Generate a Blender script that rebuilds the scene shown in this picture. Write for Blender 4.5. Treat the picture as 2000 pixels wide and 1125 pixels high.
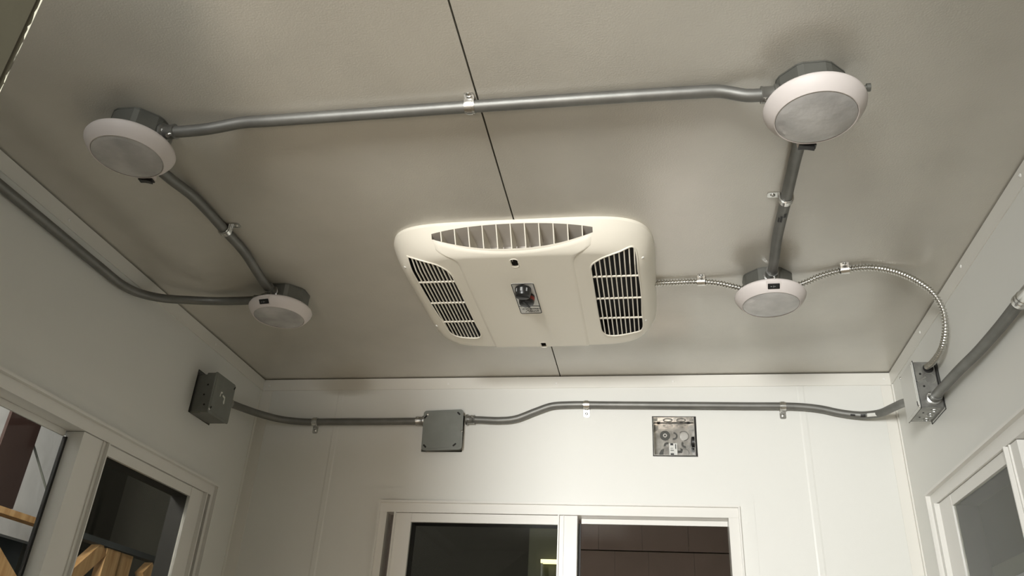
import bpy, bmesh, math, random
from mathutils import Vector, Matrix
random.seed(4)
PI = math.pi
C = bpy.context.scene.collection
sc = bpy.context.scene
for o in list(bpy.data.objects): bpy.data.objects.remove(o)

# ------------------------------------------------------------------ camera
CAM = Vector((0, 0, 1.42))
RT = Vector((0.98494369, 0.16408703, 0.05441844))
UP = Vector((0.03004338, -0.47246211, 0.88083878))
FW = Vector((-0.17024487, 0.86594169, 0.4702783))
FPX = 1574.385
cd = bpy.data.cameras.new('camera'); cam = bpy.data.objects.new('camera', cd); C.objects.link(cam)
cd.sensor_width = 36; cd.lens = FPX * 36 / 2000; cd.clip_start = .01
m = Matrix((RT, UP, -FW)).transposed().to_4x4(); m.translation = CAM
cam.matrix_world = m
sc.camera = cam

# ------------------------------------------------------------------ world, lights, exposure
w = bpy.data.worlds.new('world'); sc.world = w; w.use_nodes = True
w.node_tree.nodes['Background'].inputs[0].default_value = (.80, .86, .92, 1)
w.node_tree.nodes['Background'].inputs[1].default_value = .035

def area(name, loc, target, size, power, col):
    l = bpy.data.lights.new(name, 'AREA'); l.shape = 'DISK'; l.size = size; l.energy = power; l.color = col
    o = bpy.data.objects.new(name, l); C.objects.link(o); o.location = loc
    o.rotation_euler = (Vector(target) - Vector(loc)).to_track_quat('-Z', 'Y').to_euler(); return o
def point(name, loc, power, col, r=.1):
    l = bpy.data.lights.new(name, 'POINT'); l.energy = power; l.color = col; l.shadow_soft_size = r
    o = bpy.data.objects.new(name, l); C.objects.link(o); o.location = loc; return o

area('work_light', (-.62, -2.0, 1.72), (.1, 1.9, 1.9), .75, 124, (1, 1, .975))       # work lamp beyond the open doorway
area('bay_fill', (-.1, -1.5, .45), (-.25, .6, 2.2), .6, 17, (1, .82, .64))            # unseen disk added as warm fill, standing in for bounce at the doorway
point('shop_fill', (-1.9, 1.2, 2.6), 85, (1, .96, .90), .15)  # unseen fill added to light the scenery outside the left window
point('shop_fill', (.1, 2.45, 1.3), 2.2, (1, .9, .85), .1)  # weak unseen fill added for the wall behind the back window
point('shop_fill', (1.0, 3.2, 1.2), 3.0, (1, 1, .9), .1)  # unseen fill added for the surfaces outside the right window

sc.view_settings.view_transform = 'Standard'; sc.view_settings.look = 'None'
sc.view_settings.gamma = 1; sc.view_settings.use_curve_mapping = False
sc.view_settings.exposure = 0.05

# ------------------------------------------------------------------ materials
def srgb(r, g, b):
    f = lambda c: (c/255/12.92) if c/255 <= .04045 else ((c/255+.055)/1.055)**2.4
    return (f(r), f(g), f(b), 1)
def mat(name, col, rough=.5, metal=0, bump=0, bscale=200, var=0, vscale=6, emit=0, trans=0, spec=.5, coat=0, dist=.001):
    m = bpy.data.materials.new(name); m.use_nodes = True; nt = m.node_tree; p = nt.nodes['Principled BSDF']
    p.inputs['Base Color'].default_value = col; p.inputs['Roughness'].default_value = rough
    p.inputs['Metallic'].default_value = metal; p.inputs['Specular IOR Level'].default_value = spec
    p.inputs['Transmission Weight'].default_value = trans; p.inputs['Coat Weight'].default_value = coat; p.inputs['Coat Roughness'].default_value = min(.25, rough)
    tc = nt.nodes.new('ShaderNodeTexCoord')
    if emit:
        p.inputs['Emission Color'].default_value = col; p.inputs['Emission Strength'].default_value = emit
    if var:
        n = nt.nodes.new('ShaderNodeTexNoise'); n.inputs['Scale'].default_value = vscale; n.inputs['Detail'].default_value = 6
        nt.links.new(tc.outputs['Object'], n.inputs['Vector'])
        r = nt.nodes.new('ShaderNodeMapRange'); r.inputs[1].default_value = .3; r.inputs[2].default_value = .7
        r.inputs[3].default_value = 1-var; r.inputs[4].default_value = 1+var
        nt.links.new(n.outputs['Fac'], r.inputs[0])
        mx = nt.nodes.new('ShaderNodeMix'); mx.data_type = 'RGBA'; mx.blend_type = 'MULTIPLY'; mx.inputs[0].default_value = 1
        mx.inputs[6].default_value = col
        nt.links.new(r.outputs[0], mx.inputs[7]); nt.links.new(mx.outputs[2], p.inputs['Base Color'])
    if bump:
        n = nt.nodes.new('ShaderNodeTexNoise'); n.inputs['Scale'].default_value = bscale; n.inputs['Detail'].default_value = 3
        nt.links.new(tc.outputs['Object'], n.inputs['Vector'])
        b = nt.nodes.new('ShaderNodeBump'); b.inputs['Strength'].default_value = bump; b.inputs['Distance'].default_value = dist
        nt.links.new(n.outputs['Fac'], b.inputs['Height']); nt.links.new(b.outputs['Normal'], p.inputs['Normal'])
    return m
def wood(name, c1, c2, scale=8):
    m = mat(name, c1, .6); nt = m.node_tree; p = nt.nodes['Principled BSDF']
    tc = nt.nodes.new('ShaderNodeTexCoord'); mp = nt.nodes.new('ShaderNodeMapping'); mp.inputs['Scale'].default_value = (3, 3, .4)
    n = nt.nodes.new('ShaderNodeTexNoise'); n.inputs['Scale'].default_value = scale; n.inputs['Detail'].default_value = 8
    cr = nt.nodes.new('ShaderNodeValToRGB'); cr.color_ramp.elements[0].color = c1; cr.color_ramp.elements[1].color = c2
    cr.color_ramp.elements[0].position = .35; cr.color_ramp.elements[1].position = .65
    nt.links.new(tc.outputs['Object'], mp.inputs[0]); nt.links.new(mp.outputs[0], n.inputs['Vector'])
    nt.links.new(n.outputs['Fac'], cr.inputs[0]); nt.links.new(cr.outputs[0], p.inputs['Base Color']); return m

M = {}
M['wall'] = mat('white_wall_paint', (.775, .775, .735, 1), .38, bump=.10, bscale=420)
M['ceiling'] = mat('textured_ceiling_panel', (.57, .545, .48, 1), .26, bump=.32, bscale=380, spec=1.0, coat=.8, var=.04, vscale=9)
M['trim'] = mat('white_trim_paint', (.80, .785, .73, 1), .35)
M['frame'] = mat('window_frame_enamel', (.80, .79, .75, 1), .28)
M['channel'] = mat('window_channel', (.22, .20, .19, 1), .5)
M['gasket'] = mat('black_gasket', (.012, .012, .012, 1), .5)
M['emt'] = mat('galvanized_conduit', (.20, .20, .187, 1), .5, metal=.65, bump=.1, bscale=160, var=.12, vscale=30)
M['box'] = mat('galvanized_box', (.17, .172, .155, 1), .42, metal=.55, var=.12, vscale=25)
M['cover'] = mat('grey_steel_cover', (.22, .23, .21, 1), .45, metal=.3, var=.05, vscale=40)
M['zinc'] = mat('bright_zinc', (.62, .62, .60, 1), .27, metal=1, var=.15, vscale=60)
M['flex'] = mat('armored_cable_metal', (.62, .61, .57, 1), .28, metal=1)
M['brightbox'] = mat('bright_galvanized_box', (.60, .60, .585, 1), .2, metal=.95, var=.3, vscale=55, bump=.3, bscale=70)
M['dullzinc'] = mat('dull_zinc', (.34, .34, .325, 1), .3, metal=.85, var=.25, vscale=45)
M['plastic'] = mat('white_plastic', (.87, .83, .725, 1), .33)
M['rim'] = mat('white_lamp_plastic', (.68, .63, .605, 1), .55, bump=.04, bscale=500)
M['lens'] = mat('frosted_lens', (.50, .49, .48, 1), .22, bump=.6, bscale=45, var=.25, vscale=16, coat=.3, dist=.002)
M['black'] = mat('black_plastic', (.012, .012, .012, 1), .35)
M['dark'] = mat('dark_recess', (.008, .007, .006, 1), .7)
M['duct'] = mat('duct_interior', (.55, .52, .48, 1), .5)
M['print'] = mat('black_print', (.02, .02, .02, 1), .5)
M['red'] = mat('red_print', (.25, .03, .02, 1), .5)
M['plate'] = mat('silver_plate', (.70, .70, .67, 1), .4, metal=.3)
M['paper'] = mat('white_paper', (.72, .72, .68, 1), .6, var=.1, vscale=80)
M['white'] = mat('white_mark', (.30, .31, .31, 1), .6)
M['screw'] = mat('painted_screw', (.88, .87, .83, 1), .3)
M['floor'] = wood('plywood_floor', (.42, .33, .23, 1), (.52, .42, .30, 1), 5)
M['timber'] = wood('pine_timber', srgb(196, 150, 98), srgb(230, 188, 136), 14)
M['knock'] = mat('dark_knockout', (.06, .06, .052, 1), .5, metal=.2)  # darker flat colour for knockouts and slots, chosen for contrast
M['maroon'] = mat('primer_red_steel', srgb(58, 38, 34), .6, var=.1, vscale=10)
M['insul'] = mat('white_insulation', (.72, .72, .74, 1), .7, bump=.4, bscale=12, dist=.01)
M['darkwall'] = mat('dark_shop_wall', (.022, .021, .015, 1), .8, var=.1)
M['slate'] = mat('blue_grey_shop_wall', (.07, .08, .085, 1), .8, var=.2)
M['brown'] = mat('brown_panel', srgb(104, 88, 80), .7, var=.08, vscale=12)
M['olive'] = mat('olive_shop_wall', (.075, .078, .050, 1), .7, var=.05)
M['olive2'] = mat('reflection_olive', (.22, .23, .16, 1), .7)  # pale tone of a reflection in the right pane, put into wall colour
M['lampglow'] = mat('lamp_glow', (1, .93, .5, 1), .5, emit=1.6)
g = mat('tinted_glass', (.86, .87, .80, 1), 0.0, trans=1); M['glass'] = g
g.node_tree.nodes['Principled BSDF'].inputs['IOR'].default_value = 1.16; g.node_tree.nodes['Principled BSDF'].inputs['Specular IOR Level'].default_value = .5

# chipped door edge: pale core showing through dark paint
m = mat('chipped_door_edge', (.8, .8, .65, 1), .7); nt = m.node_tree; p = nt.nodes['Principled BSDF']
tc = nt.nodes.new('ShaderNodeTexCoord'); mp = nt.nodes.new('ShaderNodeMapping'); mp.inputs['Scale'].default_value = (1, 1, .35)
n = nt.nodes.new('ShaderNodeTexNoise'); n.inputs['Scale'].default_value = 70; n.inputs['Detail'].default_value = 5
cr = nt.nodes.new('ShaderNodeValToRGB'); cr.color_ramp.elements[0].color = (.06, .055, .04, 1); cr.color_ramp.elements[1].color = (.95, .95, .80, 1)
cr.color_ramp.elements[0].position = .42; cr.color_ramp.elements[1].position = .5
nt.links.new(tc.outputs['Object'], mp.inputs[0]); nt.links.new(mp.outputs[0], n.inputs[0]); nt.links.new(n.outputs['Fac'], cr.inputs[0]); nt.links.new(cr.outputs[0], p.inputs['Base Color'])
M['chipped'] = m
M['door'] = mat('khaki_door_paint', (.085, .08, .055, 1), .6, bump=.1, bscale=300, var=.05)

# ------------------------------------------------------------------ helpers
def obj(name, bm, m, parent=None, smooth=None):
    me = bpy.data.meshes.new(name)
    if isinstance(bm, bmesh.types.BMesh):
        bmesh.ops.recalc_face_normals(bm, faces=bm.faces[:]); bm.to_mesh(me); bm.free()
    else: me = bm
    for x in (m if isinstance(m, (list, tuple)) else [m]): me.materials.append(x)
    if smooth is not None:
        me.shade_smooth(); me.set_sharp_from_angle(angle=math.radians(smooth))
    o = bpy.data.objects.new(name, me); C.objects.link(o)
    if parent is not None: adopt(o, parent)
    return o
def wmat(o):
    mm = o.matrix_basis.copy(); q = o
    while q.parent is not None:
        mm = q.parent.matrix_basis @ q.matrix_parent_inverse @ mm; q = q.parent
    return mm
def adopt(o, parent):
    o.parent = parent; o.matrix_parent_inverse = wmat(parent).inverted()
def thing(name, label, cat, loc, group=None):
    o = bpy.data.objects.new(name, None); C.objects.link(o); o.location = loc; o.empty_display_size = .05
    o['label'] = label; o['category'] = cat
    if group: o['group'] = group
    return o
def tag(o, label, cat, group=None):
    o['label'] = label; o['category'] = cat
    if group: o['group'] = group
    return o
def struct(name, bm, m, parent=None):
    o = obj(name, bm, m, parent)
    if parent is None: o['kind'] = 'structure'
    return o
def box(bm, a, b, X=None, bev=0):
    a, b = Vector(a), Vector(b)
    vs = [bm.verts.new((x, y, z)) for x in (a.x, b.x) for y in (a.y, b.y) for z in (a.z, b.z)]
    fs = [bm.faces.new([vs[i] for i in f]) for f in ((0,1,3,2),(4,6,7,5),(0,4,5,1),(2,3,7,6),(0,2,6,4),(1,5,7,3))]
    if X is not None:
        for v in vs: v.co = X @ v.co
    if bev:
        es = list({e for f in fs for e in f.edges}); bmesh.ops.bevel(bm, geom=es, offset=bev, segments=2, affect='EDGES')
    return bm
def NB(): return bmesh.new()
def bx(a, b, X=None, bev=0): return box(NB(), a, b, X, bev)
def frame_at(p, x, z):
    x = Vector(x).normalized(); z = Vector(z); z = (z - x*z.dot(x)).normalized(); y = z.cross(x)
    mm = Matrix((x, y, z)).transposed().to_4x4(); mm.translation = Vector(p); return mm
def lathe(bm, prof, X=None, n=48, caps=True):
    rings = []
    for r, z in prof:
        if r < 1e-6: rings.append([bm.verts.new((0, 0, z))])
        else: rings.append([bm.verts.new((r*math.cos(2*PI*i/n), r*math.sin(2*PI*i/n), z)) for i in range(n)])
    for A, B in zip(rings, rings[1:]):
        for i in range(n):
            j = (i+1) % n
            if len(A) == 1 and len(B) == 1: continue
            if len(A) == 1: bm.faces.new((A[0], B[i], B[j]))
            elif len(B) == 1: bm.faces.new((A[i], B[0], A[j]))
            else: bm.faces.new((A[i], B[i], B[j], A[j]))
    if X is not None:
        for R in rings:
            for v in R: v.co = X @ v.co
    return bm
def cyl(bm, r, z0, z1, X=None, n=24): return lathe(bm, [(0, z0), (r, z0), (r, z1), (0, z1)], X, n)
def spline(pts, step=.006):
    P = [Vector(p) for p in pts]; P = [P[0]*2-P[1]] + P + [P[-1]*2-P[-2]]
    out = []
    for i in range(1, len(P)-2):
        p0, p1, p2, p3 = P[i-1:i+3]; L = (p2-p1).length; n = max(2, int(L/step))
        # centripetal
        a = .5; t0 = 0; t1 = t0+max((p1-p0).length, 1e-5)**a; t2 = t1+max(L, 1e-5)**a; t3 = t2+max((p3-p2).length, 1e-5)**a
        for k in range(n):
            t = t1+(t2-t1)*k/n
            A1 = p0*((t1-t)/(t1-t0))+p1*((t-t0)/(t1-t0)); A2 = p1*((t2-t)/(t2-t1))+p2*((t-t1)/(t2-t1)); A3 = p2*((t3-t)/(t3-t2))+p3*((t-t2)/(t3-t2))
            B1 = A1*((t2-t)/(t2-t0))+A2*((t-t0)/(t2-t0)); B2 = A2*((t3-t)/(t3-t1))+A3*((t-t1)/(t3-t1))
            out.append(B1*((t2-t)/(t2-t1))+B2*((t-t1)/(t2-t1)))
    out.append(P[-2]); return out
def resample(pts, step):
    out = [pts[0]]; acc = 0
    for a, b in zip(pts, pts[1:]):
        L = (b-a).length; d = step-acc
        while d <= L:
            out.append(a.lerp(b, d/L)); d += step
        acc = L-(d-step)
    return out
def sweep(bm, pts, r, n=16, cap=True, closed=False):
    rf = r if callable(r) else (lambda i: r)
    T = []
    N = len(pts)
    for i in range(N):
        if closed: t = pts[(i+1) % N]-pts[i-1]
        else: t = pts[min(i+1, N-1)]-pts[max(i-1, 0)]
        T.append(t.normalized())
    u = Vector((0, 0, 1)) if abs(T[0].z) < .9 else Vector((1, 0, 0))
    u = (u-T[0]*u.dot(T[0])).normalized(); rings = []
    for i in range(N):
        u = (u-T[i]*u.dot(T[i])).normalized(); v = T[i].cross(u); R = rf(i)
        rings.append([bm.verts.new(pts[i]+(u*math.cos(2*PI*k/n)+v*math.sin(2*PI*k/n))*R) for k in range(n)])
    for A, B in list(zip(rings, rings[1:])) + ([(rings[-1], rings[0])] if closed else []):
        for k in range(n):
            j = (k+1) % n; bm.faces.new((A[k], A[j], B[j], B[k]))
    if cap and not closed: bm.faces.new(rings[0]); bm.faces.new(rings[-1])
    return bm
def prism(bm, pts2, z0, z1, X=None):
    a = [bm.verts.new((x, y, z0)) for x, y in pts2]; b = [bm.verts.new((x, y, z1)) for x, y in pts2]; n = len(pts2)
    bm.faces.new(a); bm.faces.new(b)
    for i in range(n): bm.faces.new((a[i], a[(i+1) % n], b[(i+1) % n], b[i]))
    if X is not None:
        for v in a+b: v.co = X @ v.co
    return bm
def rrect(w, h, r, n=5, ch=None):
    out = []
    for cx, cy, a0 in ((w/2-r, h/2-r, 0), (-w/2+r, h/2-r, 90), (-w/2+r, -h/2+r, 180), (w/2-r, -h/2+r, 270)):
        for k in range(n+1):
            a = math.radians(a0+90*k/n); out.append((cx+r*math.cos(a), cy+r*math.sin(a)))
    return out

# ------------------------------------------------------------------ the room
XL, XR, YB, YF, ZC = -1.0483, .5561, 1.9164, -.50, 2.2
SEAM = -.237
TW = .06
def holed_wall(u0, u1, v0, v1, holes, X, t=TW):
    """wall slab in local (u, v) with depth -t behind its face (local w = 0), rectangular holes"""
    us = sorted({u0, u1, *[h[0] for h in holes], *[h[1] for h in holes]}); vs = sorted({v0, v1, *[h[2] for h in holes], *[h[3] for h in holes]})
    full = lambda i, j: 0 <= i < len(us)-1 and 0 <= j < len(vs)-1 and not any(h[0]-1e-6 < (us[i]+us[i+1])/2 < h[1] and h[2]-1e-6 < (vs[j]+vs[j+1])/2 < h[3] for h in holes)
    bm = NB(); cache = {}
    def V(i, j, k):
        if (i, j, k) not in cache: cache[i, j, k] = bm.verts.new(X @ Vector((us[i], vs[j], -t*k)))
        return cache[i, j, k]
    for i in range(len(us)-1):
        for j in range(len(vs)-1):
            if not full(i, j): continue
            for k in (0, 1): bm.faces.new((V(i, j, k), V(i+1, j, k), V(i+1, j+1, k), V(i, j+1, k)))
            if not full(i-1, j): bm.faces.new((V(i, j, 0), V(i, j+1, 0), V(i, j+1, 1), V(i, j, 1)))
            if not full(i+1, j): bm.faces.new((V(i+1, j, 0), V(i+1, j+1, 0), V(i+1, j+1, 1), V(i+1, j, 1)))
            if not full(i, j-1): bm.faces.new((V(i, j, 0), V(i+1, j, 0), V(i+1, j, 1), V(i, j, 1)))
            if not full(i, j+1): bm.faces.new((V(i, j+1, 0), V(i+1, j+1, 0), V(i+1, j+1, 1), V(i, j+1, 1)))
    return bm
# local frames: u along the wall, v = height, w = into the room
XBK = Matrix(((1, 0, 0, 0), (0, 0, -1, YB), (0, 1, 0, 0), (0, 0, 0, 1)))
XLF = Matrix(((0, 0, 1, XL), (-1, 0, 0, 0), (0, 1, 0, 0), (0, 0, 0, 1)))      # u = -y
XRT = Matrix(((0, 0, -1, XR), (-1, 0, 0, 0), (0, 1, 0, 0), (0, 0, 0, 1)))     # u = -y
WZ0, WZ1 = 1.12, 1.875
ZW = ZC-.0025
WB = (-.673, .183); WS = (-1.785, -.927)
wins = {'b': (WB[0]+.004, WB[1]-.004, WZ0+.004, WZ1-.004), 's': (WS[0]+.004, WS[1]-.004, WZ0+.004, WZ1-.004)}
struct('wall_back', holed_wall(XL-TW, XR+TW, 0, ZW, [wins['b'], (-.5840, -.4785, 1.9990, 2.094), (-.0075, .0965, 1.9915, 2.0905)], XBK), M['wall'])
struct('wall_left', holed_wall(-YB+.0005, -YF-.0005, 0, ZW, [wins['s'], (-1.698, -1.603, 1.9965, 2.099)], XLF), M['wall'])
struct('wall_right', holed_wall(-YB+.0005, -YF-.0005, 0, ZW, [wins['s']], XRT), M['wall'])
XFR = Matrix(((1, 0, 0, 0), (0, 0, 1, YF), (0, 1, 0, 0), (0, 0, 0, 1)))
DX0, DX1 = -.86, -.02
struct('wall_front', holed_wall(XL-TW, XR+TW, 0, ZW, [(DX0, DX1, -.001, 2.06)], XFR), M['wall'])
struct('floor', bx((XL-TW, YF-TW, -.05), (XR+TW, YB+TW, -.0005)), M['floor'])
# ceiling: dark core with two textured panels and an open seam between them
ceil = struct('ceiling', bx((XL-TW, YF-TW, ZC+.012), (XR+TW, YB+TW, ZC+.06)), M['dark'])
struct('ceiling_panel', bx((XL-TW, YF-TW, ZC), (SEAM-.0013, YB+TW, ZC+.011)), M['ceiling'], ceil)
struct('ceiling_panel', bx((SEAM+.0013, YF-TW, ZC), (XR+TW, YB+TW, ZC+.011)), M['ceiling'], ceil)

# ceiling trim strips with screws, corner angles, panel ribs
TH, TT = .031, .0022
def screw(X, parent, r=.0034, m='screw', name='screw'):
    b = NB(); lathe(b, [(0, 0), (r, 0), (r*.95, .0008), (r*.6, .0016), (r*.3, .0018), (r*.28, .0008), (0, .0008)], X, 14)
    return obj(name, b, M[m], parent, 40)
tb = struct('trim_1', bx((XL+.002, 0, ZW-TH), (XR-.002, 0, ZW-.0006), Matrix.Translation((0, YB, 0)) @ Matrix(((1,0,0,0),(0,1,0,0),(0,0,1,0),(0,0,0,1)))), M['trim'])
def redo(o, bm):
    me = o.data; bmesh.ops.recalc_face_normals(bm, faces=bm.faces[:]); bm.to_mesh(me); bm.free()
redo(tb, bx((XL+.0005, YB-TT, ZW-TH), (XR-.0005, YB-.0001, ZW-.0004)))
tl = struct('trim_2', bx((XL+.0001, YF+.001, ZW-TH), (XL+TT, YB-TT-.0006, ZW-.0004)), M['trim'])
tr = struct('trim_3', bx((XR-TT, YF+.001, ZW-TH), (XR-.0001, YB-TT-.0006, ZW-.0004)), M['trim'])
for x, z in ((-1.03, 2.179), (-.531, 2.180), (-.246, 2.179), (.046, 2.181), (.541, 2.182)): screw(frame_at((x, YB-TT, z), (1, 0, 0), (0, -1, 0)), tb)
for y, z in ((.80, 2.18), (1.087, 2.179), (1.368, 2.179), (1.642, 2.181)): screw(frame_at((XL+TT, y, z), (0, 1, 0), (1, 0, 0)), tl)
for y, z in ((.82, 2.184), (1.1, 2.184), (1.381, 2.186), (1.654, 2.182)): screw(frame_at((XR-TT, y, z), (0, 1, 0), (-1, 0, 0)), tr)
b = NB(); box(b, (XL+.0003, YB-.0012, .0), (XL+.030, YB-.0001, ZW-TH-.001)); box(b, (XL+.0001, YB-.012, .0), (XL+.0012, YB-.0013, ZW-TH-.001)); struct('trim_4', b, M['trim'])
b = NB(); box(b, (XR-.026, YB-.0012, .0), (XR-.0003, YB-.0001, ZW-TH-.001)); box(b, (XR-.0030, YB-.010, .0), (XR-.0001, YB-.0013, ZW-TH-.001)); struct('trim_5', b, M['trim'])
for k, (x0, x1) in enumerate(((-.830, -.812), (.338, .356))):
    b = NB(); prism(b, [(x0, 0), (x0+.004, -.0009), (x1-.004, -.0009), (x1, 0)], 0, ZW-TH-.001, Matrix.Translation((0, YB-.0001, 0))); struct('trim_%d' % (6+k), b, M['wall'])

# ------------------------------------------------------------------ windows
def window(name, X, W, s, sides):
    """X maps (u, v, w); u from the slot side, v = 0 at the frame head"""
    e = bpy.data.objects.new(name, None); C.objects.link(e); e['kind'] = 'structure'; e.location = X @ Vector((W/2, -.4, 0)); e.empty_display_size = .05
    H = WZ1-WZ0
    P = lambda nm, boxes, m, bev=0: obj(nm, [box(bb, a, c, X, bev) for bb in [NB()] for a, c in boxes][-1], M[m], e)
    def many(nm, boxes, m, par=e):
        bb = NB()
        for a, c in boxes: box(bb, a, c, X)
        return obj(nm, bb, M[m], par)
    F = .033
    # thin flange plates around the frame, mitred at the corners
    q = [(-F, F), (W+F, F), (W+F, -H-F), (-F, -H-F)]; r = [(0, 0), (W, 0), (W, -H), (0, -H)]
    for i in range(4):
        j = (i+1) % 4; g_ = .0004
        poly = [q[i], q[j], r[j], r[i]]; cx = sum(p_[0] for p_ in poly)/4; cy = sum(p_[1] for p_ in poly)/4
        bb = NB(); prism(bb, [(x+(W/2-x)*.0006, y+(-H/2-y)*.0006) for x, y in poly], .0009, .0022, X); obj('flange', bb, M['wall'], e)
    fh = .027; fw = s['slot0']
    lip = .013
    many('frame_head', [((0, -fh, -.05), (W, -.0, .004)), ((0, -.005, .004), (W, 0, lip))], 'frame')
    many('frame_jamb', [((0, -H, -.05), (fw, -fh-.0002, .004)), ((0, -H, .004), (.004, -.0052, lip))], 'frame')
    many('frame_jamb', [((W-.026, -H, -.05), (W, -fh-.0002, .004)), ((W-.004, -H, .004), (W, -.0052, lip))], 'frame')
    many('frame_sill', [((fw, -H, -.05), (W-.026, -H+.03, .004)), ((.004, -H, .004), (W-.004, -H+.005, lip))], 'frame')
    many('channel', [((fw, -H+.03, -.05), (s['st0']+.002, -fh-.0002, -.030))], 'channel')
    # sliding sash
    st0, g0, g1, m1 = s['st0'], s['g0'], s['g1'], s['m1']; top = -fh-.001
    st = many('sash_stile', [((st0, -H+.03, -.009), (g0, top, 0)), ((st0, -H+.03, 0), (st0+.004, top-.0, .010))], 'frame')
    many('sash_rail', [((g0+.0002, top-.021, -.009), (g1-.0002, top, -.0006))], 'frame')
    many('sash_rail', [((g0+.0002, -H+.03, -.009), (g1-.0002, -H+.055, -.0006))], 'frame')
    many('meeting_stile', [((g1, -H+.03, -.009), (m1, top-.0, .001)), ((m1-.012, -H+.03, -.0375), (m1-.0002, top, -.009)), ((g1, -H+.03, .001), (g1+.003, top, .008)), ((g1+.012, -H+.03, .001), (g1+.014, top, .004))], 'frame')
    many('pane', [((g0-.003, -H+.05, -.0075), (g1+.003, top-.018, -.0035))], 'glass')
    many('dark_filler', [((st0+.003, -H+.03, -.0495), (g0-.0006, top-.0002, -.0094)), ((g0-.0004, top-.0204, -.0495), (g1-.001, top-.0002, -.0094)), ((g1+.001, -H+.03, -.0495), (m1-.013, top-.0002, -.0094))], 'dark')  # dark blocks added behind the sash to hide the lit jamb and head
    # fixed light
    gi = W-.026
    many('gasket', [((m1+.0003, -H+.03, -.0375), (m1+.0055, -fh-.012, -.030))], 'gasket')
    many('inner_rail', [((m1+.0068, -fh-.012, -.037), (gi-.0003, -fh-.0004, -.0320))], 'frame')
    many('pane', [((m1+.003, -H+.03, -.0365), (gi+.004, -fh-.010, -.0325))], 'glass')
    return e
WX = lambda X, u0: X @ Matrix.Translation((u0, WZ1, 0))
window('window_1', WX(XBK, WB[0]), WB[1]-WB[0], dict(slot0=.021, st0=.041, g0=.083, g1=.441, m1=.486), None)
window('window_2', WX(XLF, WS[0]), WS[1]-WS[0], dict(slot0=.015, st0=.037, g0=.092, g1=.418, m1=.490), None)
window('window_3', WX(XRT, WS[0]), WS[1]-WS[0], dict(slot0=.017, st0=.034, g0=.108, g1=.412, m1=.452), None)

# ------------------------------------------------------------------ open door leaf at the near left
e0 = Vector((-.5, .41, 0)); h0 = Vector((DX0+.03, YF+.03, 0))
Xd = frame_at(h0+Vector((0, 0, .02)), e0-h0, (0, 0, 1)); Ld = (e0-h0).length
dr = struct('door_1', bx((0, 0, 0), (Ld-.004, .035, 2.02), Xd), M['door'])
struct('door_edge', bx((Ld-.0038, .001, 0), (Ld, .034, 2.02), Xd), M['door'], dr)
rc_ = random.Random(11); z = 1.55; b = NB()
while z < 2.0:      # jagged flakes along the corner where the paint has chipped down to the pale core
    L = rc_.uniform(.012, .045); n_ = 7; lo, hi = [], []
    big = rc_.choice((.5, .8, 1.6, 2.3))
    for i in range(n_+1):
        t = i/n_; wv = math.sin(PI*t)**.6*big*rc_.uniform(.4, 1.1)*.0024+.0008
        lo.append((-.0002, z+L*t)); hi.append((wv, z+L*t))
    a_ = [b.verts.new(Xd @ Vector((Ld+.0004, y_+.0012, z_))) for y_, z_ in lo+hi[::-1]]; b.faces.new(a_)
    a_ = [b.verts.new(Xd @ Vector((Ld+.0004-y_*.3, .0006, z_))) for y_, z_ in lo+hi[::-1]]; b.faces.new(a_)
    z += L*rc_.uniform(.95, 1.12)
obj('chipped_flakes', b, M['chipped'], dr)

obj('hinge_pin', cyl(NB(), .008, .3, .4, Xd @ Matrix.Translation((0, .04, 0))), M['zinc'], dr)

# ------------------------------------------------------------------ ceiling air conditioner
AX, AY, AA, AB, AH = -.237, 1.4185, .2465, .2365, .045
def rho(x, y): return (abs((x-AX)/AA)**6+abs((y-AY)/AB)**6)**(1/6)
def hgt(x, y):
    R = rho(x, y)
    if R < 1e-6: return AH+.003
    dx, dy = (x-AX)/AA/R, (y-AY)/AB/R
    near = max(0, min(1, (-dy-.6)/.35)) * (1-.0*abs(dx)); near = near*near*(3-2*near)
    wdt = .034+.016*near; d = (1-R)*.24; t = max(0, min(1, d/wdt))
    k = 2.3-.5*near
    pr = 1-(1-t)**k
    return .006+(AH-.006)*pr + .003*(1-R*R)
def ac_point(ang, R):
    c, s_ = math.cos(ang), math.sin(ang); q = (abs(c)**6+abs(s_)**6)**(1/6)
    return AX+AA*c/q*R, AY+AB*s_/q*R
def body_mesh():
    bm = NB(); n = 240
    rs = [1, .995, .985, .97, .955, .94, .92, .90, .88, .86, .84, .82, .80, .78, .76, .74, .70, .6, .45, .25]
    rings = [[bm.verts.new((*ac_point(2*PI*i/n, 1), 0)) for i in range(n)]]
    for R in rs:
        rings.append([])
        for i in range(n):
            x, y = ac_point(2*PI*i/n, R); rings[-1].append(bm.verts.new((x, y, -hgt(x, y))))
    for A, B in zip(rings, rings[1:]):
        for i in range(n): bm.faces.new((A[i], A[(i+1) % n], B[(i+1) % n], B[i]))
    c = bm.verts.new((AX, AY, -hgt(AX, AY)))
    for i in range(n): bm.faces.new((rings[-1][i], rings[-1][(i+1) % n], c))
    bm.faces.new(rings[0]); return bm
VX = -.2435
def vent_hw(): return .1455
def vent_y(x):      # near and far heights of the lens-shaped outlet
    t = min(1, abs(x-VX)/vent_hw()); return .0075+.009*t**2.2, .0402-.0165*t**2.4
GR = [(-.1085, 1.2852), (-.1050, 1.2700), (-.0918, 1.2541), (-.0729, 1.2410), (-.0553, 1.2360), (-.0300, 1.2350), (-.0224, 1.3047), (-.0191, 1.3929), (-.0197, 1.4659), (-.0227, 1.5547), (-.0377, 1.5647), (-.0783, 1.5784), (-.0960, 1.5745), (-.1050, 1.5573), (-.1075, 1.5172)]
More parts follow.
